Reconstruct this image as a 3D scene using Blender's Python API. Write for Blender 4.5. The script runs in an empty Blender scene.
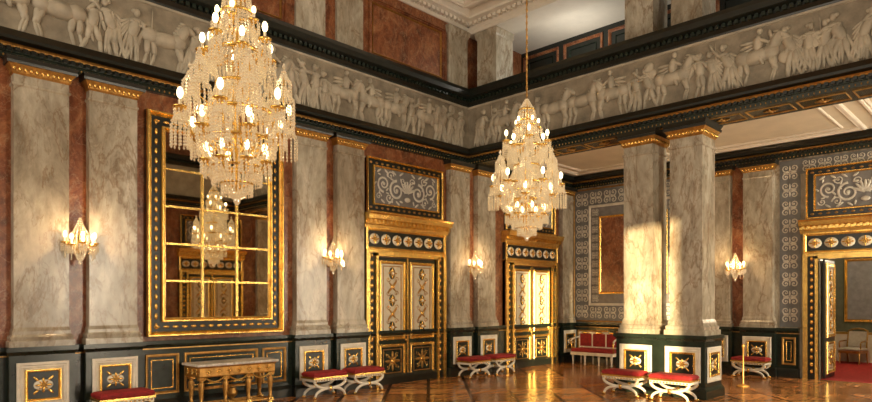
import bpy, bmesh, math, random
import numpy as np
from mathutils import Matrix, Vector
random.seed(7)
S=bpy.context.scene
S.view_settings.view_transform='Standard'
YW=11.5; XF=18.3; XB=12.94; XB2=13.8
# ---------------------------------------------------------------- materials
MATS={}
def nt(name):
    m=bpy.data.materials.new(name); m.use_nodes=True; t=m.node_tree
    b=t.nodes['Principled BSDF']; MATS[name]=m
    return m,t,b
def N(t,typ,**k):
    n=t.nodes.new(typ)
    for a,v in k.items(): setattr(n,a,v)
    return n
def coords(t,scale=(1,1,1),rot=(0,0,0)):
    c=N(t,'ShaderNodeTexCoord'); mp=N(t,'ShaderNodeMapping')
    mp.inputs['Scale'].default_value=scale; mp.inputs['Rotation'].default_value=rot
    t.links.new(c.outputs['Object'],mp.inputs[0]); return mp.outputs[0]
def ramp(t,fac,stops):
    r=N(t,'ShaderNodeValToRGB'); e=r.color_ramp.elements
    e[0].position=stops[0][0]; e[0].color=(*stops[0][1],1)
    e[1].position=stops[-1][0]; e[1].color=(*stops[-1][1],1)
    for p,c in stops[1:-1]:
        x=e.new(p); x.color=(*c,1)
    t.links.new(fac,r.inputs[0]); return r.outputs[0]
def noise(t,v,scale,detail=6,dist=0.,rough=.6):
    n=N(t,'ShaderNodeTexNoise'); n.inputs['Scale'].default_value=scale; n.inputs['Detail'].default_value=detail
    n.inputs['Distortion'].default_value=dist; n.inputs['Roughness'].default_value=rough
    t.links.new(v,n.inputs['Vector']); return n.outputs[0]
def mixc(t,f,a,b,mode='MIX'):
    m=N(t,'ShaderNodeMix',data_type='RGBA',blend_type=mode)
    for i,x in ((0,f),(6,a),(7,b)):
        if hasattr(x,'links'): t.links.new(x,m.inputs[i])
        elif isinstance(x,tuple): m.inputs[i].default_value=(*x,1)
        else: m.inputs[i].default_value=x
    return m.outputs[2]
def bump(t,b,h,strength=.2,dist=.02):
    n=N(t,'ShaderNodeBump'); n.inputs['Strength'].default_value=strength; n.inputs['Distance'].default_value=dist
    t.links.new(h,n.inputs['Height']); t.links.new(n.outputs[0],b.inputs['Normal'])
def simple(name,col,rough=.5,metal=0.,var=.15,nscale=6,em=None,bmp=0.):
    m,t,b=nt(name); v=coords(t)
    n=noise(t,v,nscale,4)
    c=ramp(t,n,[(.3,tuple(x*(1-var) for x in col)),(.7,tuple(min(1,x*(1+var)) for x in col))])
    t.links.new(c,b.inputs['Base Color']); b.inputs['Roughness'].default_value=rough; b.inputs['Metallic'].default_value=metal
    if em:
        b.inputs['Emission Color'].default_value=(*em[0],1); b.inputs['Emission Strength'].default_value=em[1]
    if bmp: bump(t,b,noise(t,v,nscale*6,3),bmp,.01)
    return m
def marble(name,stops,vein,scale=1.1,rough=.28,veinw=.02,stretch=(1,1,.6),vs=.5,dist=.8):
    m,t,b=nt(name); v=coords(t,stretch,(.15,.1,0))
    n=noise(t,v,scale,10,dist,.7); c=ramp(t,n,stops)
    for k,(sc,st) in enumerate(((.9,vs),(2.1,vs*.7))):
        n2=noise(t,v,scale*sc,8,dist*.6,.62)
        vr=ramp(t,n2,[(.5-veinw*1.6,(0,0,0)),(.5,(st,st,st)),(.5+veinw,(0,0,0))])
        c=mixc(t,vr,c,vein)
    n3=noise(t,v,scale*7,6,.3); sp=ramp(t,n3,[(.35,(.78,.77,.75)),(.65,(1.14,1.14,1.14))])
    c=mixc(t,1.0,c,sp,'MULTIPLY')
    t.links.new(c,b.inputs['Base Color']); b.inputs['Roughness'].default_value=rough
    return m
marble('marble_grey',[(.30,(.21,.17,.12)),(.42,(.35,.31,.235)),(.54,(.455,.42,.335)),(.68,(.60,.57,.48))],(.20,.125,.065),1.0,.22,.013,(1,1,.42),.65)
marble('marble_red',[(.3,(.05,.015,.006)),(.45,(.20,.060,.023)),(.58,(.31,.115,.045)),(.72,(.46,.25,.12))],(.5,.34,.2),2.6,.28,.01,(1,1,.7),.5,1.2)
marble('marble_white',[(.3,(.55,.52,.47)),(.7,(.80,.77,.70))],(.4,.38,.34),3,.2)
simple('dark_green',(.015,.024,.017),.24,0,.3)
simple('black_green',(.010,.013,.010),.33,0,.3)
simple('gold',(.92,.57,.17),.27,.9,.25,9,bmp=.3)
simple('gold_dark',(.46,.26,.07),.38,.75,.3,12,bmp=.3)
simple('gold_wood',(.46,.24,.055),.32,.6,.35,12,bmp=.3)
simple('white_paint',(.76,.72,.61),.4)
simple('door_cream',(.72,.67,.52),.4)
simple('cream',(.62,.55,.42),.6,0,.08,2)
simple('ceiling_plaster',(.76,.71,.61),.7,0,.06,2)
simple('relief_stone',(.44,.395,.305),.55,0,.25,3,bmp=.3)
simple('relief_ground',(.26,.225,.165),.6,0,.35,3.5,bmp=.5)  # recess shade painted into the colour: ground darker than the figures
simple('panel_grey',(.19,.185,.18),.5,0,.2)
simple('arab_ground',(.18,.19,.195),.5,0,.25,3)
simple('arab_white',(.64,.62,.55),.5)
simple('red_velvet',(.27,.012,.014),.75,0,.3,14)
simple('red_carpet',(.34,.014,.01),.9,0,.3,9)
simple('green_wall',(.10,.11,.065),.7,0,.2)
simple('upholstery_grey',(.40,.36,.28),.8)
simple('mirror_glass',(.80,.75,.63),.02,1.,.01)
simple('bulb',(1,.8,.5),.4,0,0,3,em=((1,.80,.45),5))
simple('candle',(.9,.8,.6),.5)
try: MATS['bulb'].cycles.emission_sampling='NONE'
except Exception: pass
# crystal
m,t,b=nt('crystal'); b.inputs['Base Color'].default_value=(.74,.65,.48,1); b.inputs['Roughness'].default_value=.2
b.inputs['Emission Color'].default_value=(1,.74,.40,1); b.inputs['Emission Strength'].default_value=.34  # painted-in glow: beads emit as if lit from inside, they are no lamps
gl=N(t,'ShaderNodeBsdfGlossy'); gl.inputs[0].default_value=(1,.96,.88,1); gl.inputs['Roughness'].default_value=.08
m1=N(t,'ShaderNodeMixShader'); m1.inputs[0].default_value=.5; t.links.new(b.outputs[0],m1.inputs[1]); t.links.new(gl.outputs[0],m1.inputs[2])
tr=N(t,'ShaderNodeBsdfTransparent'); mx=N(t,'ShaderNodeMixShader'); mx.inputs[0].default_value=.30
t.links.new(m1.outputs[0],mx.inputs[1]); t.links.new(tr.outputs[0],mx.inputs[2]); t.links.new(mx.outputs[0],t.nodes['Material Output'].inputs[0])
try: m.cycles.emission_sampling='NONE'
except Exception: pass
# parquet
m,t,b=nt('parquet'); v=coords(t,(1,1,1),(0,0,math.radians(45)))
br=N(t,'ShaderNodeTexBrick'); br.offset=0; br.inputs['Scale'].default_value=1.0
br.inputs['Color1'].default_value=(.60,.28,.095,1); br.inputs['Color2'].default_value=(.32,.125,.036,1); br.inputs['Mortar'].default_value=(.06,.02,.007,1)
br.inputs['Brick Width'].default_value=.9; br.inputs['Row Height'].default_value=.9; br.inputs['Mortar Size'].default_value=.04
t.links.new(v,br.inputs['Vector'])
v2=coords(t,(1,1,1)); b2=N(t,'ShaderNodeTexBrick'); b2.inputs['Color1'].default_value=(1.2,1.2,1.2,1); b2.inputs['Color2'].default_value=(.65,.6,.55,1); b2.inputs['Mortar'].default_value=(.4,.4,.4,1)
b2.inputs['Brick Width'].default_value=.6; b2.inputs['Row Height'].default_value=.1; b2.inputs['Mortar Size'].default_value=.004; b2.inputs['Scale'].default_value=1
t.links.new(v2,b2.inputs['Vector'])
c=mixc(t,.8,br.outputs[0],b2.outputs[0],'MULTIPLY'); n=noise(t,coords(t,(2,14,1)),3,5)
c=mixc(t,1.,c,ramp(t,n,[(.3,(.75,.75,.75)),(.7,(1.25,1.25,1.25))]),'MULTIPLY')
t.links.new(c,b.inputs['Base Color']); b.inputs['Roughness'].default_value=.18
bump(t,b,noise(t,v2,3,3),.05,.02)

# ---------------------------------------------------------------- mesh builder
def sphere_unit(nu,nv):
    vs=[(0,0,1)]
    for j in range(1,nv):
        a=math.pi*j/nv
        for i in range(nu):
            p=2*math.pi*i/nu; vs.append((math.sin(a)*math.cos(p),math.sin(a)*math.sin(p),math.cos(a)))
    vs.append((0,0,-1)); fs=[]
    for i in range(nu): fs.append((0,1+i,1+(i+1)%nu))
    for j in range(nv-2):
        for i in range(nu):
            a=1+j*nu+i; b_=1+j*nu+(i+1)%nu; fs.append((a,a+nu,b_+nu,b_))
    L=len(vs)-1; o=1+(nv-2)*nu
    for i in range(nu): fs.append((L,o+(i+1)%nu,o+i))
    return np.array(vs,float),fs
SPH={}
def sph(nu,nv):
    if (nu,nv) not in SPH: SPH[(nu,nv)]=sphere_unit(nu,nv)
    return SPH[(nu,nv)]
OCT=(np.array([(0,0,1),(1,0,0),(0,1,0),(-1,0,0),(0,-1,0),(0,0,-1)],float),[(0,1,2),(0,2,3),(0,3,4),(0,4,1),(5,2,1),(5,3,2),(5,4,3),(5,1,4)])
class B:
    def __init__(s,name,M=None):
        s.name=name; s.v=[]; s.n=0; s.f=[]; s.mi=[]; s.sm=[]; s.mats=[]; s.M=np.array(M if M is not None else Matrix.Identity(4),float)
    def mid(s,m):
        if m not in s.mats: s.mats.append(m)
        return s.mats.index(m)
    def add(s,vs,fs,mat,smooth=False):
        vs=np.asarray(vs,float); vs=vs@s.M[:3,:3].T+s.M[:3,3]
        s.v.append(vs); o=s.n; s.n+=len(vs); k=s.mid(mat)
        for f in fs: s.f.append(tuple(o+i for i in f))
        s.mi+= [k]*len(fs); s.sm+=[smooth]*len(fs)
    def box(s,x0,x1,y0,y1,z0,z1,mat):
        vs=[(x,y,z) for x in(x0,x1) for y in(y0,y1) for z in(z0,z1)]
        s.add(vs,[(0,1,3,2),(4,6,7,5),(0,4,5,1),(2,3,7,6),(0,2,6,4),(1,5,7,3)],mat)
    def loft(s,x0,x1,y0,y1,lv,mat,wall=False):  # lv: (z,e); wall: keep the y0 side flat
        vs=[];fs=[]
        for z,e in lv:
            w=0 if wall else e
            vs+=[(x0-e,y0-w,z),(x1+e,y0-w,z),(x1+e,y1+e,z),(x0-e,y1+e,z)]
        for k in range(len(lv)-1):
            for i in range(4):
                a=4*k+i;b_=4*k+(i+1)%4; fs.append((a,b_,b_+4,a+4))
        fs+=[(3,2,1,0),tuple(4*(len(lv)-1)+i for i in range(4))]
        s.add(vs,fs,mat)
    def ring(s,s0,s1,z0,z1,prof,mat): # prof: (inset,depth)
        vs=[];fs=[]
        for o,d in prof: vs+=[(s0+o,d,z0+o),(s1-o,d,z0+o),(s1-o,d,z1-o),(s0+o,d,z1-o)]
        for k in range(len(prof)-1):
            for i in range(4):
                a=4*k+i;b_=4*k+(i+1)%4; fs.append((a,b_,b_+4,a+4))
        s.add(vs,fs,mat)
    def frame(s,s0,s1,z0,z1,w,d0,d1,mat): # moulded frame
        h=d1-d0
        s.ring(s0,s1,z0,z1,[(0,d0),(0,d0+h*.7),(w*.15,d1),(w*.4,d1),(w*.5,d0+h*.55),(w*.75,d0+h*.75),(w,d0+h*.3),(w,d0)],mat)
    def hm(s,s0,s1,prof,mat): # prof (d,z) extruded along s
        n=len(prof); vs=[(s0,d,z) for d,z in prof]+[(s1,d,z) for d,z in prof]
        fs=[(i,i+1,n+i+1,n+i) for i in range(n-1)]+[tuple(range(n)),tuple(range(2*n-1,n-1,-1)),(n-1,0,n,2*n-1)]
        s.add(vs,fs,mat)
    def ell(s,c,r,mat,nu=10,nv=7,R=None,smooth=True):
        vs,fs=sph(nu,nv); vs=vs*np.array(r)
        if R is not None: vs=vs@np.array(R,float).T
        s.add(vs+np.array(c),fs,mat,smooth)
    def e2(s,cs,cz,a,b_,ang,d,dd,mat,nu=8,nv=6): # ellipsoid in s-z plane: a along ang
        c,si=math.cos(ang),math.sin(ang)
        vs,fs=sph(nu,nv); v=vs[:,[2,0,1]]*np.array((a,b_,dd)) # along, across, depth
        o=np.stack([v[:,0]*c-v[:,1]*si+cs, v[:,2]+d, v[:,0]*si+v[:,1]*c+cz],1); s.add(o,fs,mat,True)
    def limb(s,s0,z0,s1,z1,r,d,mat,dd=None):
        L=math.hypot(s1-s0,z1-z0); s.e2((s0+s1)/2,(z0+z1)/2,L/2+r*.6,r,math.atan2(z1-z0,s1-s0),d,dd or r*1.25,mat,7,6)
    def lathe(s,prof,c,mat,n=16,smooth=True):
        vs=[];fs=[]
        for r,z in prof:
            for i in range(n):
                a=2*math.pi*i/n; vs.append((c[0]+r*math.cos(a),c[1]+r*math.sin(a),c[2]+z))
        for k in range(len(prof)-1):
            for i in range(n):
                a=k*n+i;b_=k*n+(i+1)%n; fs.append((a,b_,b_+n,a+n))
        fs+=[tuple(range(n-1,-1,-1)),tuple((len(prof)-1)*n+i for i in range(n))]
        s.add(vs,fs,mat,smooth)
    def tube(s,pts,rad,mat,n=8,flat=None,smooth=True):
        pts=[Vector(p) for p in pts]; K=len(pts)
        if not hasattr(rad,'__len__'): rad=[rad]*K
        vs=[];fs=[]
        for k,p in enumerate(pts):
            tg=(pts[min(k+1,K-1)]-pts[max(k-1,0)]).normalized()
            up=Vector((0,0,1)) if abs(tg.z)<.95 else Vector((0,1,0))
            if flat is not None: up=Vector(flat)
            a=tg.cross(up).normalized(); c=a.cross(tg).normalized()
            for i in range(n):
                q=2*math.pi*i/n; vs.append(tuple(p+a*(math.cos(q)*rad[k])+c*(math.sin(q)*rad[k])))
        for k in range(K-1):
            for i in range(n):
                a=k*n+i;b_=k*n+(i+1)%n; fs.append((a,b_,b_+n,a+n))
        fs+=[tuple(range(n-1,-1,-1)),tuple((K-1)*n+i for i in range(n))]
        s.add(vs,fs,mat,smooth)
    def beads(s,P,r,mat,el=1.):
        vs,fs=OCT
        for p in P: s.add(vs*np.array((r,r,r*el))+np.array(p),fs,mat)
    def ribbon(s,pts,w,d,mat): # pts (s,z); tapered width list
        K=len(pts); vs=[];fs=[]
        for k,(x,z) in enumerate(pts):
            a=pts[min(k+1,K-1)];b_=pts[max(k-1,0)]; dx,dz=a[0]-b_[0],a[1]-b_[1]; L=math.hypot(dx,dz)+1e-9
            ww=(w[k] if hasattr(w,'__len__') else w)/2; nx,nz=-dz/L*ww,dx/L*ww
            vs+=[(x+nx,d-.008,z+nz),(x,d,z),(x-nx,d-.008,z-nz)]
        for k in range(K-1):
            o=3*k; fs+=[(o,o+1,o+4,o+3),(o+1,o+2,o+5,o+4)]
        s.add(vs,fs,mat)
    def make(s,loc=(0,0,0),rz=0,recalc=True):
        me=bpy.data.meshes.new(s.name); V=np.concatenate(s.v)
        me.from_pydata(V.tolist(),[],s.f)
        for m in s.mats: me.materials.append(MATS[m])
        me.polygons.foreach_set('material_index',s.mi); me.polygons.foreach_set('use_smooth',s.sm)
        if recalc:
            bm=bmesh.new(); bm.from_mesh(me); bmesh.ops.recalc_face_normals(bm,faces=bm.faces); bm.to_mesh(me); bm.free()
        me.update()
        return place(s.name,me,loc,rz)
def place(name,me,loc=(0,0,0),rz=0):
    o=bpy.data.objects.new(name,me); S.collection.objects.link(o); o.location=loc; o.rotation_euler[2]=rz; return o
ML=Matrix(((1,0,0,0),(0,-1,0,YW),(0,0,1,0),(0,0,0,1)))       # left wall: (s,d,z)->(s,YW-d,z)
MF=Matrix(((0,-1,0,XF),(1,0,0,0),(0,0,1,0),(0,0,0,1)))       # far wall
MB=Matrix(((0,-1,0,XB+.1),(1,0,0,0),(0,0,1,0),(0,0,0,1)))    # beam face, d=.1 -> XB
MS=Matrix(((1,0,0,0),(0,1,0,-1.5),(0,0,1,0),(0,0,0,1)))

# ornaments -------------------------------------------------
def rosette(b,cs,cz,r,d,m1='gold',m2='gold_dark',n=8):
    for i in range(n):
        a=2*math.pi*i/n+ (math.pi/n if n==4 else 0); L=r*(1 if i%2==0 else .72)
        b.e2(cs+math.cos(a)*L*.55,cz+math.sin(a)*L*.55,L*.48,L*.17,a,d,.018,m1,6,5)
    b.e2(cs,cz,r*.27,r*.27,0,d+.01,.03,m2,8,6)
def spiral(b,cs,cz,R,turns,a0,sgn,w,d,mat,n=18):
    pts=[];ws=[]
    for k in range(n):
        t_=k/(n-1); r=R*(1-t_*.82); a=a0+sgn*turns*2*math.pi*t_
        pts.append((cs+r*math.cos(a),cz+r*math.sin(a))); ws.append(w*(1-.45*t_))
    b.ribbon(pts,ws,d,mat)
    b.e2(cs,cz,R*.2,R*.2,0,d,.012,mat,6,5)
def arab_cell(b,cs,cz,w,h,d,mat):
    R=min(w,h)*.24
    for sx in(-1,1):
        for sz in(-1,1):
            spiral(b,cs+sx*w*.24,cz+sz*h*.24,R,1.3,math.atan2(-sz,-sx),sx*sz,R*.36,d,mat,12)
    for k in range(4):
        a=k*math.pi/2; b.e2(cs+math.cos(a)*w*.2,cz+math.sin(a)*h*.2,min(w,h)*.2,min(w,h)*.05,a,d,.012,mat,6,4)
def arab_fill(b,s0,s1,z0,z1,cell,d,mat):
    nx=max(1,round((s1-s0)/cell)); nz=max(1,round((z1-z0)/cell)); w=(s1-s0)/nx; h=(z1-z0)/nz
    for i in range(nx):
        for j in range(nz): arab_cell(b,s0+(i+.5)*w,z0+(j+.5)*h,w,h,d,mat)
def dado_panel(b,s0,s1,z0,z1,d,kind='white'):
    if kind=='white':
        b.box(s0,s1,d,d+.012,z0,z1,'white_paint'); b.frame(s0,s1,z0,z1,.1,d,d+.035,'white_paint')
        b.frame(s0+.11,s1-.11,z0+.11,z1-.11,.045,d+.01,d+.045,'gold')
        b.box(s0+.15,s1-.15,d+.01,d+.016,z0+.15,z1-.15,'black_green')
        cs,cz=(s0+s1)/2,(z0+z1)/2; r=(z1-z0)/2-.17
        for k in range(4):
            a=math.pi/4+k*math.pi/2; b.e2(cs+math.cos(a)*r*.75,cz+math.sin(a)*r*.75,r*.3,r*.12,a,d+.02,.012,'gold',6,4)
        b.e2(cs,cz,r*.72,r*.46,0,d+.016,.016,'white_paint',14,6); rosette(b,cs,cz,r*.62,d+.03,'gold','gold_dark',8)
    else:
        b.frame(s0,s1,z0,z1,.05,d,d+.03,'gold_dark'); b.frame(s0+.1,s1-.1,z0+.1,z1-.1,.02,d,d+.015,'gold')
def dado(b,s0,s1,d):
    b.box(s0,s1,0,d,.0,1.2,'dark_green')
    b.hm(s0,s1,[(0,0),(d+.05,0),(d+.05,.16),(d+.03,.2),(d,.24),(0,.24)],'black_green')
    b.hm(s0,s1,[(0,1.17),(d,1.17),(d+.03,1.2),(d+.05,1.23),(d+.05,1.29),(0,1.29)],'dark_green')
    b.hm(s0,s1,[(0,1.14),(d+.012,1.14),(d+.012,1.16),(0,1.16)],'gold_dark')
CAPZ=5.72
def pilaster(name,M,c,w=.76,d=.17,z0=1.29,z1=CAPZ,ped=True):
    b=B(name,M); h=w/2; s0,s1=c-h,c+h
    if ped:
        b.box(s0-.07,s1+.07,.09,d+.06,0,1.2,'dark_green')
        b.loft(s0-.07,s1+.07,.09,d+.06,[(0,.03),(.16,.03),(.24,0)],'black_green',True); b.loft(s0-.07,s1+.07,.09,d+.06,[(1.16,0),(1.22,.04),(1.29,.04)],'dark_green',True)
        dado_panel(b,c-.36,c+.36,.33,1.05,d+.06)
    b.loft(s0,s1,0.0,d,[(z0,.07),(z0+.09,.07),(z0+.1,.045),(z0+.15,.055),(z0+.19,.02),(z0+.24,.02),(z0+.3,0)],'marble_grey',True)
    b.loft(s0,s1,0,d,[(z0+.3,0),(z1-.42,0)],'marble_grey',True)
    b.loft(s0,s1,0,d,[(z1-.42,0),(z1-.40,.02),(z1-.37,.02),(z1-.36,0),(z1-.24,0)],'marble_grey',True)
    b.loft(s0,s1,0,d,[(z1-.24,.0),(z1-.21,.025),(z1-.17,.03),(z1-.1,.08)],'gold_dark',True)
    k=int(w/.075)
    for i in range(k+1): b.ell((s0+i*(w/k),d+.04,z1-.165),(.027,.03,.045),'gold',6,5)
    b.loft(s0,s1,0,d,[(z1-.1,.1),(z1-.06,.11),(z1-.055,.09),(z1,.12)],'black_green',True)
    return b.make()
def cornice(b,s0,s1,z,dm=.1):
    b.hm(s0,s1,[(0,z),(dm,z),(dm,z+.09),(dm+.02,z+.10),(dm+.02,z+.17),(0,z+.17)],'dark_green')
    b.hm(s0,s1,[(0,z+.17),(dm+.05,z+.17),(dm+.06,z+.19),(dm+.09,z+.215),(0,z+.215)],'gold_dark')
    b.hm(s0,s1,[(0,z+.215),(dm+.2,z+.24),(dm+.2,z+.29),(dm+.27,z+.36),(0,z+.36)],'black_green')
    n=int((s1-s0)/.11)
    for i in range(n): 
        x=s0+(i+.5)*(s1-s0)/n; b.box(x-.03,x+.03,dm+.02,dm+.07,z+.12,z+.175,'black_green'); 
    n=int((s1-s0)/.09)
    for i in range(n):
        x=s0+(i+.5)*(s1-s0)/n; b.e2(x,z+.045,.022,.014,math.pi/2,dm,.014,'gold_dark',6,4)
def ledge(b,s0,s1,z,dm=.1):
    b.hm(s0,s1,[(0,z),(dm+.03,z),(dm+.04,z+.04),(0,z+.04)],'black_green')
    b.hm(s0,s1,[(0,z+.04),(dm+.05,z+.04),(dm+.1,z+.1),(dm+.1,z+.17),(dm+.3,z+.19),(dm+.3,z+.3),(dm+.34,z+.36),(0,z+.36)],'black_green')
    n=int((s1-s0)/.12)
    for i in range(n):
        x=s0+(i+.5)*(s1-s0)/n; b.box(x-.035,x+.035,dm+.08,dm+.17,z+.1,z+.175,'dark_green')
# frieze
def human(b,s,z,h,d):
    m='relief_stone'; f=random.choice((-1,1)); ln=random.uniform(-.06,.14)*f*h
    hip=(s,z+.5*h); sh=(s+ln,z+.8*h)
    st=random.uniform(.05,.18)*h
    for k in(-1,1):
        kn=(s+k*st*.6+f*.03*h,z+.26*h); b.limb(hip[0]+k*.03*h,hip[1],kn[0],kn[1],.07*h,d,m); b.limb(kn[0],kn[1],s+k*st-f*.02*h,z+.03*h,.048*h,d,m); b.limb(s+k*st-f*.02*h,z+.02*h,s+k*st+f*.07*h,z+.015*h,.025*h,d,m)
    if random.random()<.65:
        for k in range(6):
            x=(k-2.5)*.045*h; b.limb(hip[0]+x*.6,hip[1]+.06*h,s+x*1.8-f*random.uniform(0,.1)*h,z+.06*h,.034*h,d+.02,m)
    b.limb(hip[0],hip[1],sh[0],sh[1]-.03*h,.11*h,d,m,.095*h); b.limb(sh[0]-.09*h,sh[1]-.02*h,sh[0]+.09*h,sh[1]-.02*h,.058*h,d,m)
    b.e2(sh[0]+f*.02*h,z+.93*h,.075*h,.06*h,math.pi/2,d+.015,.06*h,m); b.e2(sh[0]-f*.03*h,z+.95*h,.05*h,.045*h,0,d+.01,.06*h,m)
    for k in(-1,1):
        a=random.uniform(-1.9,.9); p=(sh[0]+k*.1*h,sh[1]-.02*h); e=(p[0]+f*math.cos(a)*.16*h,p[1]+math.sin(a)*.16*h)
        a2=a+random.uniform(-.2,1.4); q=(e[0]+f*math.cos(a2)*.16*h,e[1]+math.sin(a2)*.16*h); q=(q[0],min(q[1],z+1.08*h))
        b.limb(*p,*e,.042*h,d+.025,m); b.limb(*e,*q,.034*h,d+.025,m)
        if random.random()<.25: b.limb(q[0],z+.05*h,q[0]+.05*h,z+1.1*h,.014*h,d+.01,m)
        if random.random()<.2: b.e2(q[0],q[1]-.05*h,.13*h,.13*h,0,d+.02,.03*h,m,12,6)
    if random.random()<.6:
        for k in range(4): b.limb(sh[0]-f*.1*h,sh[1]-k*.03*h,sh[0]-f*.28*h,sh[1]-(.12+k*.1)*h,.035*h,d,m)
def horse(b,s,z,h,d):
    m='relief_stone'; f=random.choice((-1,1)); bz=z+.52*h
    b.limb(s-f*.22*h,bz,s+f*.2*h,bz+.03*h,.15*h,d,m,.13*h); b.e2(s-f*.25*h,bz+.03*h,.16*h,.15*h,0,d,.12*h,m); b.e2(s+f*.22*h,bz+.04*h,.15*h,.16*h,0,d,.12*h,m)
    b.limb(s+f*.24*h,bz+.08*h,s+f*.38*h,bz+.34*h,.10*h,d,m); b.limb(s+f*.37*h,bz+.36*h,s+f*.52*h,bz+.24*h,.06*h,d+.01,m)
    for k in range(5): b.limb(s+f*(.22+.035*k)*h,bz+(.18+.05*k)*h,s+f*(.16+.03*k)*h,bz+(.2+.05*k)*h,.03*h,d+.01,m)
    for x,l in((-.3,0),(-.22,.05),(.2,.12),(.28,0)):
        kx=s+f*(x+l)*h; b.limb(s+f*x*h,bz-.05*h,kx,z+.25*h,.06*h,d,m); b.limb(kx,z+.25*h,kx-f*.06*h,z+.04*h,.035*h,d,m)
    b.limb(s-f*.38*h,bz+.08*h,s-f*.5*h,z+.2*h,.04*h,d,m)
    if random.random()<.7: # rider
        b.limb(s,bz+.12*h,s+f*.02*h,bz+.36*h,.085*h,d+.02,m); b.e2(s+f*.04*h,bz+.47*h,.06*h,.055*h,1.57,d+.02,.05*h,m); b.limb(s,bz+.12*h,s+f*.1*h,bz-.15*h,.05*h,d+.05,m); b.limb(s+f*.02*h,bz+.33*h,s+f*.2*h,bz+.22*h,.035*h,d+.05,m)
        for k in range(3): b.limb(s-f*.05*h,bz+(.3-k*.05)*h,s-f*.3*h,bz+(.3-k*.09)*h,.035*h,d+.01,m)
def frieze(name,M,s0,s1,z0,z1,d):
    b=B(name,M); b.box(s0,s1,0,d,z0,z1,'relief_ground')
    b.hm(s0,s1,[(d,z0),(d+.03,z0),(d+.03,z0+.05),(d,z0+.06)],'relief_stone'); b.hm(s0,s1,[(d,z1-.05),(d+.03,z1-.04),(d+.03,z1),(d,z1)],'relief_stone')
    s=s0+.3; H=(z1-z0)-.17
    while s<s1-.3:
        if random.random()<.26 and s<s1-1.2: s+=.26; horse(b,s,z0+.05,H*1.0,d); s+=.5
        else: human(b,s,z0+.05,H*random.uniform(.86,.97),d); s+=random.uniform(.24,.40)
    return b.make()

# ---------------------------------------------------------------- shell
b=B('floor'); b.box(-6,XF,-1.5,YW,-.2,0,'parquet'); b.make()
b=B('wall_left',ML); b.box(-6,XF+.3,-.3,0,0,9.7,'marble_red'); b.make()
b=B('baseboard_left',ML); dado(b,-6,XF,.09)
for s0,s1 in((4.35,4.95),(5.05,6.55),(6.65,7.2),(-1,.3),(.5,2.1)): dado_panel(b,s0,s1,.33,1.05,.09,'gold')
b.make()
for c in(-1.9,2.75,3.81,7.80,8.86,12.55,13.66): pilaster('marble_pilaster',ML,c)
pilaster('marble_pilaster',ML,17.83,.62)
b=B('trim_1',ML); cornice(b,-6,XB,5.72); cornice(b,XB2,XF,5.72,.05); b.make()
b=B('trim_2',ML); ledge(b,-6,XB,7.28); b.make()
frieze('carved_frieze',ML,-3,XB,6.08,7.28,.1)
# upper left wall
b=B('trim_3',ML); b.box(-6,XB,0,.06,7.64,9.4,'marble_red')
for s0,s1 in((9.45,12.0),(4.4,7.2),(-.5,2.2)):
    b.frame(s0,s1,7.75,9.15,.09,.06,.14,'marble_red'); b.frame(s0+.1,s1-.1,7.85,9.05,.03,.06,.1,'gold_dark')
b.make()
def upil(M,c,w=.74,d=.14,z0=7.64,z1=9.3):
    b=B('upper_pilaster',M); s0,s1=c-w/2,c+w/2
    b.loft(s0,s1,0,d,[(z0,.05),(z0+.12,.05),(z0+.16,.0),(z1-.2,0),(z1-.16,.03),(z1,.06)],'marble_grey',True); b.make()
for c in(2.75,3.81,7.8,8.86,12.5): upil(ML,c)
# beam
b=B('ceiling_beam'); b.box(XB+.1,XB2,-1.5,YW,5.72,7.6,'dark_green')
for k in range(14):
    y=-1+k*.9; 
    if y+.8<11.4: b.M=np.array(Matrix(((0,0,1,XB+.17),(1,0,0,0),(0,-1,0,5.72),(0,0,0,1)))); b.frame(y,y+.8,0,.5,.022,0,.02,'gold_dark'); rosette(b,y+.4,.25,.14,.012,'gold_dark','gold_dark',8)
b.M=np.eye(4); b.make()
b=B('trim_4',MB); cornice(b,-1.5,YW-.1,5.72,.1); b.make()
b=B('trim_5',MB); ledge(b,-1.5,YW-.1,7.28,.1); b.make()
frieze('carved_frieze',MB,-1.5,YW-.1,6.08,7.28,.1)
# pier
def column(cy,x0=XB+.1,w=.68):
    b=B('marble_column'); x1=x0+w; y0,y1=cy-w/2,cy+w/2
    b.loft(x0,x1,y0,y1,[(1.29,.09),(1.39,.09),(1.4,.06),(1.46,.07),(1.5,.03),(1.55,.03),(1.62,0),(5.2,0)],'marble_grey')
    b.loft(x0,x1,y0,y1,[(5.2,0),(5.22,.025),(5.26,.025),(5.27,0),(5.42,0)],'marble_grey')
    b.loft(x0,x1,y0,y1,[(5.42,0),(5.46,.03),(5.5,.03),(5.58,.09)],'gold_dark')
    for i in range(10):
        q=i/9*w
        for p in((x0-.04,y0+q),(x0+q,y0-.04),(x0+q,y1+.04)): b.ell((p[0],p[1],5.5),(.03,.03,.045),'gold',6,5)
    b.loft(x0,x1,y0,y1,[(5.58,.1),(5.63,.11),(5.64,.09),(5.72,.13)],'black_green')
    b.make()
for cy in(5.44,6.50): column(cy)
b=B('column_pedestal'); X0,X1,Y0,Y1=XB-.02,XB2+.02,5.0,6.96
b.loft(X0,X1,Y0,Y1,[(0,.05),(.16,.05),(.24,0),(1.16,0),(1.22,.05),(1.29,.05)],'dark_green')
b.M=np.array(Matrix(((0,-1,0,X0),(1,0,0,0),(0,0,1,0),(0,0,0,1)))); dado_panel(b,5.08,5.83,.33,1.05,0); dado_panel(b,6.12,6.87,.33,1.05,0)
b.M=np.array(Matrix(((1,0,0,0),(0,-1,0,Y0),(0,0,1,0),(0,0,0,1)))); dado_panel(b,X0+.08,X1-.08,.33,1.05,0)
b.M=np.eye(4); b.make()
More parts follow.
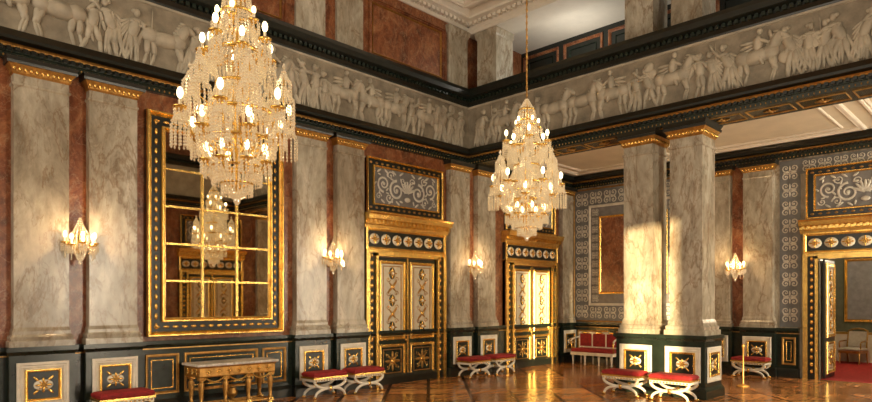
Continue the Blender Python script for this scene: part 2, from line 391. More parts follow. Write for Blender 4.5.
# gallery
MG=Matrix(((0,-1,0,XB+.85),(1,0,0,0),(0,0,1,0),(0,0,0,1)))
for c in(10.85,6.5,5.44,1.6,.5): upil(MG,c,.66,.72,7.64,9.28)
b=B('gallery_floor'); b.box(XB2,15.7,-1.5,YW,7.3,7.6,'black_green'); b.make()
b=B('wall_gallery'); b.box(15.5,15.7,-1.5,YW,7.6,9.7,'black_green')
b.M=np.array(Matrix(((0,-1,0,15.5),(1,0,0,0),(0,0,1,0),(0,0,0,1))))
y=-1.2
while y<11:
    b.frame(y,y+1.25,7.75,9.35,.08,0,.05,'marble_red'); b.frame(y+.2,y+1.05,7.95,9.15,.03,0,.03,'dark_green'); y+=1.42
b.M=np.eye(4); b.make()
b=B('gallery_ceiling'); b.box(XB2,15.7,-1.5,YW,9.5,9.7,'ceiling_plaster'); b.make()
b=B('trim_6',MB); b.box(-1.5,YW-.02,-.7,.08,9.28,9.5,'ceiling_plaster'); b.make()
# ceilings
b=B('ceiling'); b.box(-6,XB2,-1.5,YW,9.7,9.9,'ceiling_plaster')
for i in range(7):
    for j in range(5):
        x=-5+i*2.5; y=-.6+j*2.35; M_=np.array(Matrix(((1,0,0,0),(0,0,1,0),(0,-1,0,9.7),(0,0,0,1))))
        b.M=M_; b.frame(x,x+2.2,y,y+2.1,.18,0,.12,'ceiling_plaster'); rosette(b,x+1.1,y+1.05,.45,.03,'cream','cream',8)
b.M=np.eye(4); b.make()
def topcor(b,s0,s1,d0=.1):
    b.hm(s0,s1,[(0,9.38),(d0,9.38),(d0+.05,9.44),(d0+.05,9.5),(d0+.3,9.54),(d0+.3,9.6),(d0+.45,9.69),(0,9.69)],'ceiling_plaster')
    n=int((s1-s0)/.16)
    for i in range(n):
        x=s0+(i+.5)*(s1-s0)/n; b.box(x-.05,x+.05,d0+.05,d0+.18,9.44,9.53,'ceiling_plaster')
b=B('trim_7',ML); topcor(b,-6,XB); b.make()
b=B('trim_8',MB); topcor(b,-1.5,YW-.1); b.make()
b=B('aisle_ceiling'); b.box(XB2,XF+.3,-1.5,YW,6.12,6.3,'cream')
b.M=np.array(Matrix(((1,0,0,0),(0,0,1,0),(0,-1,0,6.12),(0,0,0,1))))
for k in range(3): b.frame(XB2+.5,XF-.5,-1+k*4.1,2.8+k*4.1,.16,0,.06,'ceiling_plaster'); b.frame(XB2+.9,XF-.9,-.6+k*4.1,2.4+k*4.1,.07,0,.04,'ceiling_plaster')
b.M=np.eye(4); b.make()
# far wall, with door opening Y 2.2..4.2, z 0..3.07
b=B('wall_far',MF)
b.box(4.2,YW,-.3,0,0,6.3,'marble_grey'); b.box(-1.5,2.2,-.3,0,0,6.3,'marble_grey'); b.box(2.2,4.2,-.3,0,3.07,6.3,'marble_grey'); b.make()
b=B('baseboard_far',MF); dado(b,4.65,YW,.09); dado(b,-1.5,1.75,.09); dado_panel(b,4.72,5.05,.33,1.05,.09,'gold'); 
for s0 in(7.3,8.7,10.1): dado_panel(b,s0,s0+1.1,.33,1.05,.09,'gold')
b.make()
for c in(6.72,5.62,.75,-.4): pilaster('marble_pilaster',MF,c,.74)
b=B('trim_9',MF); cornice(b,-1.5,YW,5.72,.05); b.make()
b=B('arabesque_panel',MF); 
b.box(6.02,6.32,0,.02,1.3,5.7,'marble_red')
b.box(7.2,11.4,0,.02,1.32,5.68,'arab_ground'); b.frame(7.2,11.4,1.32,5.68,.05,.0,.05,'gold_dark')
s0,s1,z0,z1=7.78,10.82,1.85,5.12
arab_fill(b,7.27,s0,1.4,5.6,.5,.035,'arab_white'); arab_fill(b,s1,11.33,1.4,5.6,.5,.035,'arab_white')
arab_fill(b,s0,s1,1.4,z0,.5,.035,'arab_white'); arab_fill(b,s0,s1,z1,5.6,.5,.035,'arab_white')
b.frame(s0,s1,z0,z1,.08,.02,.07,'arab_white'); b.box(s0+.08,s1-.08,.02,.03,z0+.08,z1-.08,'panel_grey')
arab_fill(b,s0+.1,s0+.36,z0+.1,z1-.1,.27,.042,'arab_white'); arab_fill(b,s1-.36,s1-.1,z0+.1,z1-.1,.27,.042,'arab_white')
b.frame(s0+.38,s1-.38,z0+.38,z1-.38,.07,.03,.08,'gold'); b.box(s0+.44,s1-.44,.03,.045,z0+.44,z1-.44,'marble_red')
b.make()
b=B('arabesque_panel',MF)
for a,c in((4.63,5.12),(1.25,1.78)): b.box(a,c,0,.02,1.32,5.68,'arab_ground'); arab_fill(b,a+.04,c-.04,1.4,5.6,.46,.035,'arab_white')
b.box(1.78,4.63,0,.02,5.3,5.68,'arab_ground'); arab_fill(b,1.8,4.6,5.32,5.66,.36,.035,'arab_white')
b.make()

# ---------------------------------------------------------------- doors
def leaf(b,s0,s1,d0,d1,z0=.03,z1=3.05):
    b.box(s0,s1,d0,d1,z0,z1,'black_green'); d=d1
    for a0,a1 in((z0+.1,z0+.93),(z0+1.03,z1-.08)):
        b.frame(s0+.07,s1-.07,a0,a1,.08,d,d+.045,'gold'); b.box(s0+.14,s1-.14,d,d+.012,a0+.07,a1-.07,'door_cream')
        b.frame(s0+.2,s1-.2,a0+.12,a1-.12,.025,d+.01,d+.03,'gold_dark')
        cs=(s0+s1)/2; w=(s1-s0)
        if a1-a0<1:
            rosette(b,cs,(a0+a1)/2,.24,d+.03,'gold_dark','gold',8); b.e2(cs,(a0+a1)/2,.1,.1,0,d+.014,.02,'dark_green',12,5)
            for k in range(4):
                a=math.pi/4+k*math.pi/2; spiral(b,cs+.2*math.cos(a),(a0+a1)/2+.2*math.sin(a),.06,1.1,a,1,.02,d+.03,'gold',10)
        else:
            n=5; 
            for i in range(n):
                cz=a0+.30+i*(a1-a0-.6)/(n-1)
                if i%2==0: b.e2(cs,cz,.15,.10,math.pi/2,d+.014,.012,'dark_green',12,6); rosette(b,cs,cz,.14,d+.03,'gold','white_paint',8)
                else: rosette(b,cs,cz,.2,d+.025,'gold_dark','gold',4); 
            for sx in(-1,1):
                for i in range(4):
                    cz=a0+.45+i*(a1-a0-.9)/3; spiral(b,cs+sx*.13,cz,.07,1.2,0,sx,.022,d+.03,'gold',10)
def surround(b,c,hw=1.35,ow=1.0):
    for sx in(-1,1):
        a,e=sorted((c+sx*ow,c+sx*hw)); b.box(a,e,0,.1,0,3.2,'black_green')
        b.box(*sorted((c+sx*ow,c+sx*(ow+.07))),0,.17,0,3.14,'gold'); b.box(*sorted((c+sx*(hw-.11),c+sx*hw)),0,.15,0,3.2,'gold')
        for i in range(17): b.e2(c+sx*(ow+.155),.2+i*.18,.06,.045,math.pi/2,.1,.03,'gold',6,5)
    b.box(c-ow-.07,c+ow+.07,0,.17,3.07,3.14,'gold'); b.box(c-hw,c+hw,0,.13,3.14,3.22,'gold')
    b.box(c-hw,c+hw,0,.1,3.22,3.72,'black_green'); b.frame(c-hw,c+hw,3.2,3.74,.08,.1,.15,'gold')
    for i in range(7):
        x=c-1.08+i*.36; b.e2(x,3.47,.155,.13,0,.105,.02,'white_paint',12,6); rosette(b,x,3.47,.13,.13,'gold','gold_dark',8)
    b.hm(c-hw-.06,c+hw+.06,[(0,3.72),(.14,3.72),(.16,3.79),(.2,3.82),(.2,3.88),(.3,3.92),(.33,4.02),(.36,4.06),(0,4.06)],'gold')
    for i in range(22): x=c-hw+.04+i*(2*hw-.08)/21; b.box(x-.03,x+.03,.16,.27,3.83,3.9,'gold')
    z0,z1=4.1,5.4; w=hw-.06
    b.box(c-w,c+w,0,.06,z0,z1,'black_green'); b.frame(c-w,c+w,z0,z1,.05,.06,.12,'gold')
    for i in range(14):
        x=c-w+.14+i*(2*w-.28)/13
        for z in(z0+.12,z1-.12): b.e2(x,z,.045,.03,0,.06,.02,'gold_dark',6,4)
    b.frame(c-w+.18,c+w-.18,z0+.18,z1-.18,.05,.06,.13,'gold'); b.box(c-w+.22,c+w-.22,.06,.075,z0+.22,z1-.22,'panel_grey')
    cz=(z0+z1)/2
    for sx in(-1,1):
        spiral(b,c+sx*.36,cz-.06,.24,1.6,math.pi/2,-sx,.065,.1,'arab_white',26); spiral(b,c+sx*.78,cz+.06,.2,1.5,-math.pi/2,sx,.055,.1,'arab_white',24)
        spiral(b,c+sx*.15,cz+.2,.1,1.2,0,sx,.03,.1,'arab_white',14)
        spiral(b,c+sx*.6,cz-.26,.12,1.3,0,sx,.035,.095,'arab_white',14); spiral(b,c+sx*.56,cz+.28,.11,1.3,0,-sx,.035,.095,'arab_white',14); spiral(b,c+sx*.93,cz-.25,.09,1.3,0,-sx,.03,.095,'arab_white',12)
        for k in range(7): b.e2(c+sx*(.2+.12*k),cz+(-.36 if k%2 else .36),.08,.028,sx*(.6 if k%3 else -.6),.085,.015,'arab_white',6,4)
        for k in range(6):
            a=k*1.05; b.e2(c+sx*.36+.3*math.cos(a),cz-.06+.3*math.sin(a),.06,.025,a+.8,.085,.015,'arab_white',6,4); b.e2(c+sx*.78+.25*math.cos(a),cz+.06+.25*math.sin(a),.05,.022,a+.8,.085,.015,'arab_white',6,4)
    for k in range(7): a=math.pi/2+(k-3)*.38; b.e2(c+math.cos(a)*.15,cz-.1+math.sin(a)*.17,.15,.035,a,.09,.02,'arab_white',7,5)
    b.e2(c,cz-.25,.1,.06,0,.09,.03,'arab_white')
def closed_door(k,M,c):
    b=B('door_%d'%k,M); surround(b,c); leaf(b,c-1.0,c-.005,.02,.07); leaf(b,c+.005,c+1.0,.02,.07)
    b.box(c-.03,c+.03,.07,.1,.03,3.05,'gold'); b.ell((c-.1,.13,1.05),(.03,.04,.03),'gold'); b.make()
closed_door(1,ML,10.68); closed_door(2,ML,15.93); closed_door(4,MS,11.9)
b=B('door_3',MF); surround(b,3.2)
b.M=np.array(Matrix(((1,0,0,0),(0,-1,0,4.14),(0,0,1,0),(0,0,0,1)))); leaf(b,XF+.05,XF+1.03,0,.05)
b.M=np.array(Matrix(((1,0,0,0),(0,1,0,2.22),(0,0,1,0),(0,0,0,1)))); leaf(b,XF+.05,XF+1.03,0,.05)
b.make()
# adjoining room
b=B('floor_adjoining'); b.box(XF+.3,24.5,.3,6.7,-.2,0,'red_carpet'); b.box(XF,XF+.3,2.2,4.2,-.2,0,'red_carpet'); b.make()
b=B('ceiling_adjoining'); b.box(XF+.3,24.7,.1,6.9,4.5,4.7,'cream'); b.make()
b=B('wall_adjoining'); b.box(24.5,24.7,.3,6.7,0,4.5,'green_wall'); b.box(XF+.3,24.7,6.7,6.9,0,4.5,'green_wall'); b.box(XF+.3,24.7,.1,.3,0,4.5,'green_wall')
b.box(24.42,24.5,.3,6.7,0,.9,'cream'); b.box(24.4,24.5,.3,6.7,.9,.98,'gold_dark')
b.M=np.array(Matrix(((0,-1,0,24.5),(1,0,0,0),(0,0,1,0),(0,0,0,1)))); b.frame(3.9,4.9,1.3,3.4,.1,0,.08,'gold'); b.box(4,4.8,0,.03,1.4,3.3,'panel_grey')
b.M=np.eye(4); b.make()

# ---------------------------------------------------------------- mirror
b=B('gilded_mirror',ML); s0,s1,z0,z1=4.38,7.14,1.36,5.4
b.box(s0,s1,0,.05,z0,z1,'black_green'); b.frame(s0,s1,z0,z1,.09,.05,.14,'gold')
for i in range(22):
    z=z0+.19+i*(z1-z0-.38)/21
    for x in(s0+.175,s1-.175): b.e2(x,z,.06,.03,math.pi/2,.055,.025,'gold',6,5)
for i in range(15):
    x=s0+.19+i*(s1-s0-.38)/14
    for z in(z0+.175,z1-.175): b.e2(x,z,.06,.03,0,.055,.025,'gold',6,5)
b.frame(s0+.26,s1-.26,z0+.26,z1-.26,.08,.05,.13,'gold')
a0,a1,c0,c1=s0+.33,s1-.33,z0+.33,z1-.33
b.box(a0,a1,.05,.06,c0,c1,'mirror_glass')
for i in(1,2): x=a0+i*(a1-a0)/3; b.box(x-.022,x+.022,.06,.085,c0,c1,'gold')
for i in(1,2,3,4): z=c0+i*(c1-c0)/5; b.box(a0,a1,.06,.08,z-.018,z+.018,'gold')
b.make()

# ---------------------------------------------------------------- console table
b=B('console_table'); x0,x1,y0,y1=4.98,6.56,10.68,11.28
b.loft(x0,x1,y0,y1,[(.83,.0),(.84,.02),(.875,.02),(.88,.01)],'marble_white')
b.loft(x0+.04,x1-.04,y0+.03,y1-.02,[(.64,-.01),(.66,0),(.8,0),(.83,.03)],'gold_wood')
b.M=np.array(Matrix(((1,0,0,0),(0,-1,0,y0+.03),(0,0,1,0),(0,0,0,1))))
for i in range(7): rosette(b,x0+.2+i*.197,.735,.06,.01,'gold','gold_dark',8)
for i in range(3):
    c=x0+.33+i*.46; pts=[(c-.2+.4*k/12,.64-.09*math.sin(math.pi*k/12)) for k in range(13)]; b.ribbon(pts,.03,.0,'gold')
b.M=np.array(Matrix(((0,-1,0,x0+.04),(1,0,0,0),(0,0,1,0),(0,0,0,1))))
for i in range(3): rosette(b,y0+.13+i*.17,.735,.06,.01,'gold','gold_dark',8)
b.M=np.eye(4)
for x in(x0+.1,x0+.56,x1-.56,x1-.1):
    for y in((y0+.1,y1-.1) if x in(x0+.1,x1-.1) else (y0+.1,)):
        b.loft(x-.05,x+.05,y-.05,y+.05,[(.58,0),(.64,.01)],'gold')
        b.lathe([(.05,.58),(.03,.56),(.055,.52),(.05,.44),(.035,.3),(.028,.2),(.045,.17),(.03,.15)],(x,y,0),'gold_wood',12)
        b.loft(x-.05,x+.05,y-.05,y+.05,[(.1,0),(.15,0)],'gold'); b.lathe([(.03,.0),(.05,.03),(.05,.07),(.03,.1)],(x,y,0),'gold',12)
b.box(x0+.1,x1-.1,y0+.08,y0+.12,.11,.14,'gold_wood'); b.box(x0+.1,x1-.1,y1-.12,y1-.08,.11,.14,'gold_wood')
for x in(x0+.1,x1-.1): b.box(x-.02,x+.02,y0+.1,y1-.1,.11,.14,'gold_wood')
b.box(x0+.1,x1-.1,(y0+y1)/2-.02,(y0+y1)/2+.02,.11,.14,'gold_wood')
b.lathe([(.04,.14),(.02,.17),(.09,.24),(.11,.3),(.07,.36),(.09,.38)],((x0+x1)/2,(y0+y1)/2,0),'gold_dark',14)
b.make()

# ---------------------------------------------------------------- stools
def cushion(b,x0,x1,y0,y1,z0,z1,mat):
    h=z1-z0
    b.loft(x0,x1,y0,y1,[(z0,-.02),(z0+h*.25,.0),(z0+h*.6,.0),(z0+h*.88,-.03),(z1,-.09)],mat)
def stool_mesh(name='stool',L=.84,D=.46):
    b=B(name); hx,hy=L/2,D/2
    cushion(b,-hx,hx,-hy,hy,.44,.54,'red_velvet')
    b.loft(-hx,hx,-hy,hy,[(.40,.0),(.405,.012),(.44,.012),(.445,0)],'gold')
    b.loft(-hx+.01,hx-.01,-hy+.01,hy-.01,[(.35,0),(.40,0)],'white_paint')
    for y in(-hy+.03,hy-.03):
        for sx in(-1,1):
            pts=[(sx*(.03+ (hx-.06)*math.sin(k/12*math.pi/2)), y, .2+ .15*(1-math.cos(k/12*math.pi/2))) for k in range(13)]
            b.tube(pts,[.03]*13,'white_paint',8)
            pts=[(sx*(.03+ (hx-.08)*math.sin(k/12*math.pi/2)), y, .2-.16*(1-math.cos(k/12*math.pi/2))) for k in range(13)]
            b.tube(pts,[.032-.006*k/12 for k in range(13)],'white_paint',8)
            b.ell((sx*(hx-.04),y,.028),(.05,.03,.028),'gold',8,6)
            pts=[(sx*(hx-.05-.04*math.cos(a)),y,.31+.04*math.sin(a)) for a in[q*.6 for q in range(9)]]; b.tube(pts,.01,'gold',6)
        b.ell((0,y,.2),(.055,.035,.055),'gold',10,7)
    b.tube([(0,-hy+.03,.2),(0,hy-.03,.2)],.02,'white_paint',8)
    for k in range(12):
        x=-hx+.05+k*(L-.1)/11
        for y in(-hy,hy): b.ell((x,y,.375),(.02,.008,.015),'gold',6,4)
    return b
st=stool_mesh().make((7.80,10.87,0))
def stool(x,y,rz=0): place('stool',st.data,(x,y,0),rz)
stool(8.84,10.87); stool(12.58,10.87); stool(13.66,10.87); stool(3.8,10.87)
stool(12.4,6.48,math.pi/2); stool(12.4,5.42,math.pi/2); stool(17.6,5.62,math.pi/2)
# settee
b=B('settee'); hx,hy=.72,.28
cushion(b,-hx,hx,-hy,hy,.40,.52,'red_velvet'); b.loft(-hx,hx,-hy,hy,[(.3,0),(.31,.015),(.4,.015)],'white_paint')
for x in(-hx+.05,-.24,.24,hx-.05):
    b.lathe([(.02,0),(.03,.03),(.018,.06),(.035,.26),(.04,.3)],(x,-hy+.04,0),'white_paint',10); b.lathe([(.02,0),(.03,.3)],(x,hy-.04,0),'white_paint',8)
b.box(-hx,hx,hy-.07,hy-.01,.52,.58,'white_paint'); b.box(-hx,hx,hy-.07,hy-.01,.95,1.02,'white_paint')
b.box(-hx+.02,hx-.02,hy-.08,hy-.02,.56,.96,'red_velvet')
for x in(-hx,-.26,.22,hx-.04): b.box(x,x+.04,hy-.09,hy,.4,1.0,'white_paint')
for x in(-hx+.24,0,hx-.24): b.ell((x,hy-.09,.99),(.16,.015,.03),'gold',10,5)
for sx in(-1,1):
    pts=[(sx*(hx-.02),hy-.05,.86),(sx*(hx+.01),hy-.2,.84),(sx*(hx+.02),-hy+.12,.80),(sx*(hx+.02),-hy+.03,.74),(sx*(hx),-hy+.05,.66),(sx*(hx),-hy+.1,.7)]
    b.tube(pts,.028,'white_paint',8); b.tube([(sx*hx,-hy+.06,.4),(sx*hx,-hy+.04,.74)],.022,'gold',8)
b.make((17.55,10.15,0),-math.pi/2)
# armchair
def armchair(mat='red_velvet',fr='gold_wood'):
    b=B('armchair'); hx,hy=.31,.29
    cushion(b,-hx,hx,-hy,hy,.42,.52,mat); b.loft(-hx,hx,-hy,hy,[(.34,0),(.42,.01)],fr)
    for x in(-hx+.03,hx-.03):
        b.lathe([(.018,0),(.03,.04),(.02,.08),(.035,.34)],(x,-hy+.03,0),fr,10); b.tube([(x,hy+.04,0),(x,hy-.03,.34),(x,hy-.02,.6),(x,hy+.08,1.05)],[.02,.03,.025,.022],fr,8)
        pts=[(x,hy-.0,.72),(x*1.05,hy-.2,.72),(x*1.1,-hy+.1,.7),(x*1.1,-hy+.05,.66),(x*1.05,-hy+.08,.42)]; b.tube(pts,.022,fr,8)
    pts=[(-hx+.03,hy+.08,1.03),(-.15,hy+.1,1.09),(0,hy+.1,1.11),(.15,hy+.1,1.09),(hx-.03,hy+.08,1.03)]; b.tube(pts,.03,fr,8)
    vs=[(x,y-.03*e,z) for e in(0,1) for x,y,z in((-hx+.06,hy-.02,.56),(hx-.06,hy-.02,.56),(hx-.06,hy+.075,1.02),(-hx+.06,hy+.075,1.02))]
    b.add(vs,[(0,1,2,3),(7,6,5,4),(0,4,5,1),(1,5,6,2),(2,6,7,3),(3,7,4,0)],mat)
    return b
ac=armchair().make((17.45,6.72,0),-math.pi/2)
ab=armchair('upholstery_grey','gold_dark'); a2=ab.make((23.6,5.35,0),-math.pi/2); place('armchair',a2.data,(23.7,4.5,0),-math.pi/2-.2)
b=B('rope_stanchion'); b.lathe([(.14,0),(.14,.02),(.03,.05),(.018,.07),(.018,.9),(.03,.92),(.035,.95),(.02,.99)],(0,0,0),'gold_dark',16); b.make((15.6,5.15,0))

# ---------------------------------------------------------------- chandelier
def string(p,q,sag,n):
    return [(p[0]+(q[0]-p[0])*t_,p[1]+(q[1]-p[1])*t_,p[2]+(q[2]-p[2])*t_-sag*4*t_*(1-t_)) for t_ in[(k+.5)/n for k in range(n)]]
def pol(r,a,z): return (r*math.cos(a),r*math.sin(a),z)
def candle_lamp(b,p,sc=1.):
    x,y,z=p
    b.lathe([(.01,-.05),(.03,-.04),(.055*sc,-.02),(.06*sc,-.005),(.02,0)],p,'gold',10); b.lathe([(.018,-.01),(.02,.0),(.013,.01),(.013,.06),(.01,.065)],p,'candle',8)
    b.ell((x,y,z+.10*sc),(.025*sc,.025*sc,.046*sc),'bulb',8,6)
    for k in range(8):
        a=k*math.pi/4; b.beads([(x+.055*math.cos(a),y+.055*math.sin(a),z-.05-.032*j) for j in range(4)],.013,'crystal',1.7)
def umbrella(b,r0,z0,r1,z1,n,sag,nb,br,drop=0,c=(0,0)):
    for i in range(n):
        a=2*math.pi*i/n
        P=string(pol(r0,a,z0),pol(r1,a,z1),sag,nb)
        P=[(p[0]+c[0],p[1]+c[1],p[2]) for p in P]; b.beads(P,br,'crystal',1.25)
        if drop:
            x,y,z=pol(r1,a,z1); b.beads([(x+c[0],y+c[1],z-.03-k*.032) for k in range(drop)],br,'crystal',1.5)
b=B('crystal_chandelier')
b.lathe([(.01,.12),(.05,.16),(.02,.22),(.02,.5),(.06,.56),(.08,.62),(.03,.7),(.022,.95),(.07,1.05),(.09,1.12),(.04,1.2),(.02,1.3),(.02,1.5),(.05,1.56),(.06,1.62),(.02,1.7),(.018,1.95),(.05,2.02),(.02,2.1),(.015,2.25),(.006,2.3)],(0,0,0),'gold',12)
def ringg(r,z,th=.015): b.tube([pol(r,2*math.pi*k/32,z) for k in range(33)],th,'gold',6)
ringg(.12,2.10); ringg(.15,1.92); ringg(.26,1.50,.02); ringg(.20,1.20,.016); ringg(.36,.90,.02); ringg(.38,.62,.018); ringg(.24,.36,.016); ringg(.15,.2)
umbrella(b,.02,2.28,.12,2.11,18,.01,7,.012,5)
umbrella(b,.13,2.08,.15,1.93,20,.0,6,.013,3)
umbrella(b,.14,1.91,.26,1.53,32,.07,15,.013,7)
umbrella(b,.24,1.48,.20,1.22,30,.03,10,.013,7)
umbrella(b,.12,1.26,.14,.98,18,.0,11,.013)
umbrella(b,.20,1.18,.36,.92,36,.07,12,.014,6)
umbrella(b,.36,.88,.38,.64,42,.0,10,.014,5)
umbrella(b,.37,.6,.24,.38,40,.06,12,.014,6)
umbrella(b,.22,.34,.15,.21,26,.03,7,.014,4)
umbrella(b,.15,.18,.02,.05,20,.03,7,.014)
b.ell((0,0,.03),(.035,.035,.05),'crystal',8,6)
for i in range(12):
    a,c=2*math.pi*i/12,2*math.pi*(i+1)/12
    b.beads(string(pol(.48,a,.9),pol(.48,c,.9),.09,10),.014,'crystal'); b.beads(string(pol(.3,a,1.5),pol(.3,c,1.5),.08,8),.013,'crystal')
for i in range(8): # upper lamps
    a=2*math.pi*(i+.3)/8; z=1.50 if i%2 else 1.62
    b.tube([pol(.06,a,1.5),pol(.16,a,1.42),pol(.27,a,1.42),pol(.33,a,z-.05)],.011,'gold',6); candle_lamp(b,pol(.33,a,z),1.15)
    x,y,_=pol(.33,a,0); umbrella(b,.015,z-.07,.06,z-.14,10,.0,3,.013,5,(x,y))
for i in range(5):
    a=2*math.pi*i/5; b.tube([pol(.05,a,1.8),pol(.13,a,1.75),pol(.19,a,1.80)],.009,'gold',6); candle_lamp(b,pol(.19,a,1.84),.9)
for i in range(12): # main arms, alternating lamps and crystal fountains
    a=2*math.pi*(i+.15)/12
    if i%2:
        R,z=.54,.90
        b.tube([pol(.08,a,.7),pol(.25,a,.6),pol(.42,a,.64),pol(R,a,z-.06)],.013,'gold',6); candle_lamp(b,pol(R,a,z),1.25)
        x,y,_=pol(R,a,0); umbrella(b,.015,z-.07,.085,z-.17,12,.0,4,.014,7,(x,y))
    else:
        R,z=.44,.70
        b.tube([pol(.08,a,.6),pol(.25,a,.52),pol(R,a,z-.06)],.013,'gold',6); candle_lamp(b,pol(R,a,z),1.2)
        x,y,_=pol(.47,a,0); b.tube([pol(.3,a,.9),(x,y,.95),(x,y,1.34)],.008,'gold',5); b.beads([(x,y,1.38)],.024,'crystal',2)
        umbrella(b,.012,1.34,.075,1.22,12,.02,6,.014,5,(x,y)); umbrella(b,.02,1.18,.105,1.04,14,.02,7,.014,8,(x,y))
for i in range(8):
    a=2*math.pi*(i+.5)/8; b.tube([pol(.14,a,.38),pol(.24,a,.30),pol(.30,a,.38)],.011,'gold',6); candle_lamp(b,pol(.30,a,.42),1.15)
b.tube([(0,0,2.28),(0,0,6.5)],.012,'gold_dark',6)
for k in range(40): b.ell((0,0,2.35+k*.105),(.02,.02,.04),'gold_dark',6,4)
b.lathe([(.02,6.45),(.12,6.56),(.2,6.66),(.22,6.71)],(0,0,0),'gold',16)
ZC=2.985
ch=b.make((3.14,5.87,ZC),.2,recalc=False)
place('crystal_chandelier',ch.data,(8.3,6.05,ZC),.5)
def plight(name,loc,e,r,col=(1,.70,.40)):
    l=bpy.data.lights.new(name,'POINT'); l.energy=e; l.shadow_soft_size=r; l.color=col
    o=bpy.data.objects.new(name,l); S.collection.objects.link(o); o.location=loc; return o
for x,y,r0 in((3.14,5.87,.2),(8.3,6.05,.5)):
    # bulbs of the chandelier: one lamp standing at a few of its real candle positions
    for i,(R,z) in ((1,(.54,1.03)),(5,(.54,1.03)),(9,(.54,1.03))):
        a=2*math.pi*(i+.15)/12+r0; plight('chandelier_bulb_light',(x+R*math.cos(a),y+R*math.sin(a),ZC+z),46,.03)
    for i in(0,4):
        a=2*math.pi*(i+.3)/8+r0; plight('chandelier_bulb_light',(x+.33*math.cos(a),y+.33*math.sin(a),ZC+1.74),32,.03)

# sconces
b=B('crystal_sconce')
b.ell((0,-.035,0),(.06,.03,.16),'gold',10,8); b.ell((0,-.035,.2),(.04,.03,.05),'gold',8,6)
b.tube([(0,-.02,.05),(0,-.16,.0),(0,-.2,.1),(0,-.2,.36)],.01,'gold',6)
def um2(r0,z0,r1,z1,n,sag,nb,drop): umbrella(b,r0,z0,r1,z1,n,sag,nb,.013,drop,(0,-.2))
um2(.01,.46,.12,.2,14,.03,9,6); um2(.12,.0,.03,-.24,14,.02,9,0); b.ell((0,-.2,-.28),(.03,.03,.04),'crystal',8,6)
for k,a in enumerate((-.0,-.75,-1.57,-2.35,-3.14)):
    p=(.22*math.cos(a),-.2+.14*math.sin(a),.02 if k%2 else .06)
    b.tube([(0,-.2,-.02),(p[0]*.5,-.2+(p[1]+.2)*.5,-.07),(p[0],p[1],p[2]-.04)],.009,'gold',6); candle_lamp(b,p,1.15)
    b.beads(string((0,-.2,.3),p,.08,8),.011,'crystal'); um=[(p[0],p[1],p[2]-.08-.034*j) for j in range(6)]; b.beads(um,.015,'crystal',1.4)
sc=b.make((3.28,YW-.01,2.9),0,recalc=False)
SC=[((3.28,YW-.01,2.9),0),((8.33,YW-.01,2.9),0),((13.1,YW-.01,2.9),0),((XF-.04,6.17,2.85),-math.pi/2)]
for l,r in SC[1:]: place('crystal_sconce',sc.data,l,r)
for l,r in SC:
    p=(l[0],l[1]-.42,l[2]+.16) if r==0 else (l[0]-.42,l[1],l[2]+.16); plight('sconce_light',p,34,.04,(1,.64,.30))

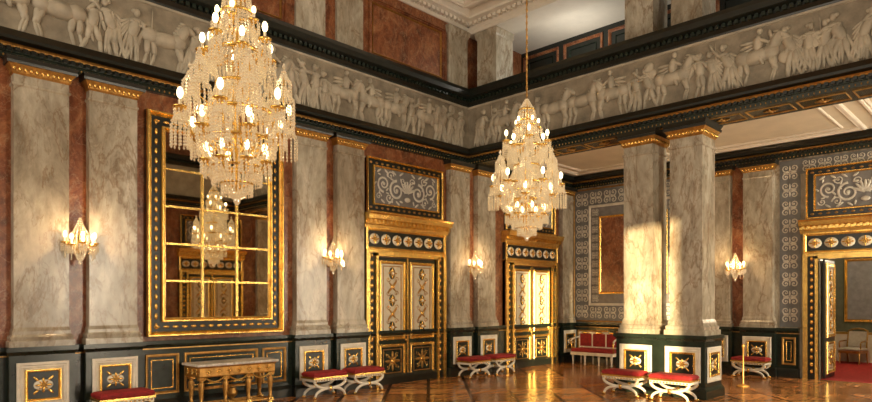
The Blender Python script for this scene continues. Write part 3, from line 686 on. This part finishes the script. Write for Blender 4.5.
# ---------------------------------------------------------------- south wall with windows, solid west wall, fill lamps
WC=(1.5,4.1,7.4,16.4); WW=.85; WZ0,WZ1=.5,4.9  # third window is an extra one, added for fill light
b=B('wall_right',MS); e=[-6]
for c in WC: e+= [c-WW,c+WW]
e+=[XF+.3]
for i in range(0,len(e),2): b.box(e[i],e[i+1],-.3,0,0,9.7,'marble_red')
for c in WC: b.box(c-WW,c+WW,-.3,0,0,WZ0,'marble_red'); b.box(c-WW,c+WW,-.3,0,WZ1,9.7,'marble_red')
b.make()
b=B('trim_10',MS); cornice(b,-6,XB,5.72); ledge(b,-6,XB,7.28); b.box(-6,XB,0,.08,6.08,7.28,'relief_stone'); b.make()
for i,c in enumerate(WC):
    b=B('window_%d'%(i+1),MS); b.frame(c-WW-.2,c+WW+.2,WZ0-.2,WZ1+.2,.18,0,.1,'gold'); 
    b.ring(c-WW,c+WW,WZ0,WZ1,[(0,-.2),(0,-.1),(.06,-.1),(.06,-.2)],'white_paint'); b.box(c-.025,c+.025,-.18,-.15,WZ0,WZ1,'white_paint')
    for k in(1,2,3): z=WZ0+k*(WZ1-WZ0)/4; b.box(c-WW,c+WW,-.18,-.155,z-.015,z+.015,'white_paint')
    b.make()
    if c<5: continue
    l=bpy.data.lights.new('window_fill','AREA'); l.shape='RECTANGLE'; l.size=WW*2; l.size_y=WZ1-WZ0; l.energy=540; l.color=(1,.85,.63)  # added area lamp outside the opening, fills the hall with light
    o=bpy.data.objects.new('window_fill',l); S.collection.objects.link(o); o.location=(c,-2.0,(WZ0+WZ1)/2); o.rotation_euler=(math.radians(90),0,0)
for c in(-.6,5.75,9.4,14.3): pilaster('marble_pilaster',MS,c,.8)
b=B('wall_back'); b.box(-6.3,-6,-1.8,YW+.3,0,9.9,'marble_red'); b.make()
l=bpy.data.lights.new('west_fill','AREA'); l.shape='RECTANGLE'; l.size=9; l.size_y=5; l.energy=720; l.color=(1,.87,.68)  # added fill lamp in front of the solid west wall, no clerestory there
o=bpy.data.objects.new('west_fill',l); S.collection.objects.link(o); o.location=(-5.9,5,6.4); o.rotation_euler=(math.radians(90),0,math.radians(-90))
plight('gallery_fill',(14.6,9.0,8.2),70,.3,(1,.92,.8)); plight('gallery_fill',(14.6,3.5,8.2),55,.3,(1,.92,.8))  # added lamps without fixtures, put in to brighten the gallery ceiling
plight('adjoining_room_light',(21.5,3.4,3.6),200,.4,(1,.8,.55))
# sun
l=bpy.data.lights.new('sun','SUN'); l.energy=17; l.angle=math.radians(1.2); l.color=(1,.72,.38)
o=bpy.data.objects.new('sun',l); S.collection.objects.link(o)
o.rotation_euler=Vector((.75,.66,-.10)).to_track_quat('-Z','Y').to_euler()
w=bpy.data.worlds.new('sky'); S.world=w; w.use_nodes=True; bg=w.node_tree.nodes['Background']; bg.inputs[0].default_value=(.85,.87,.92,1); bg.inputs[1].default_value=1.2
# camera
cd=bpy.data.cameras.new('camera'); cd.sensor_width=36; cd.lens=629/872*36; cd.shift_y=100/872; cd.clip_end=200
cam=bpy.data.objects.new('camera',cd); S.collection.objects.link(cam); cam.location=(0,0,2.0)
cam.rotation_euler=(math.radians(90),0,math.radians(44.3-90)); S.camera=cam
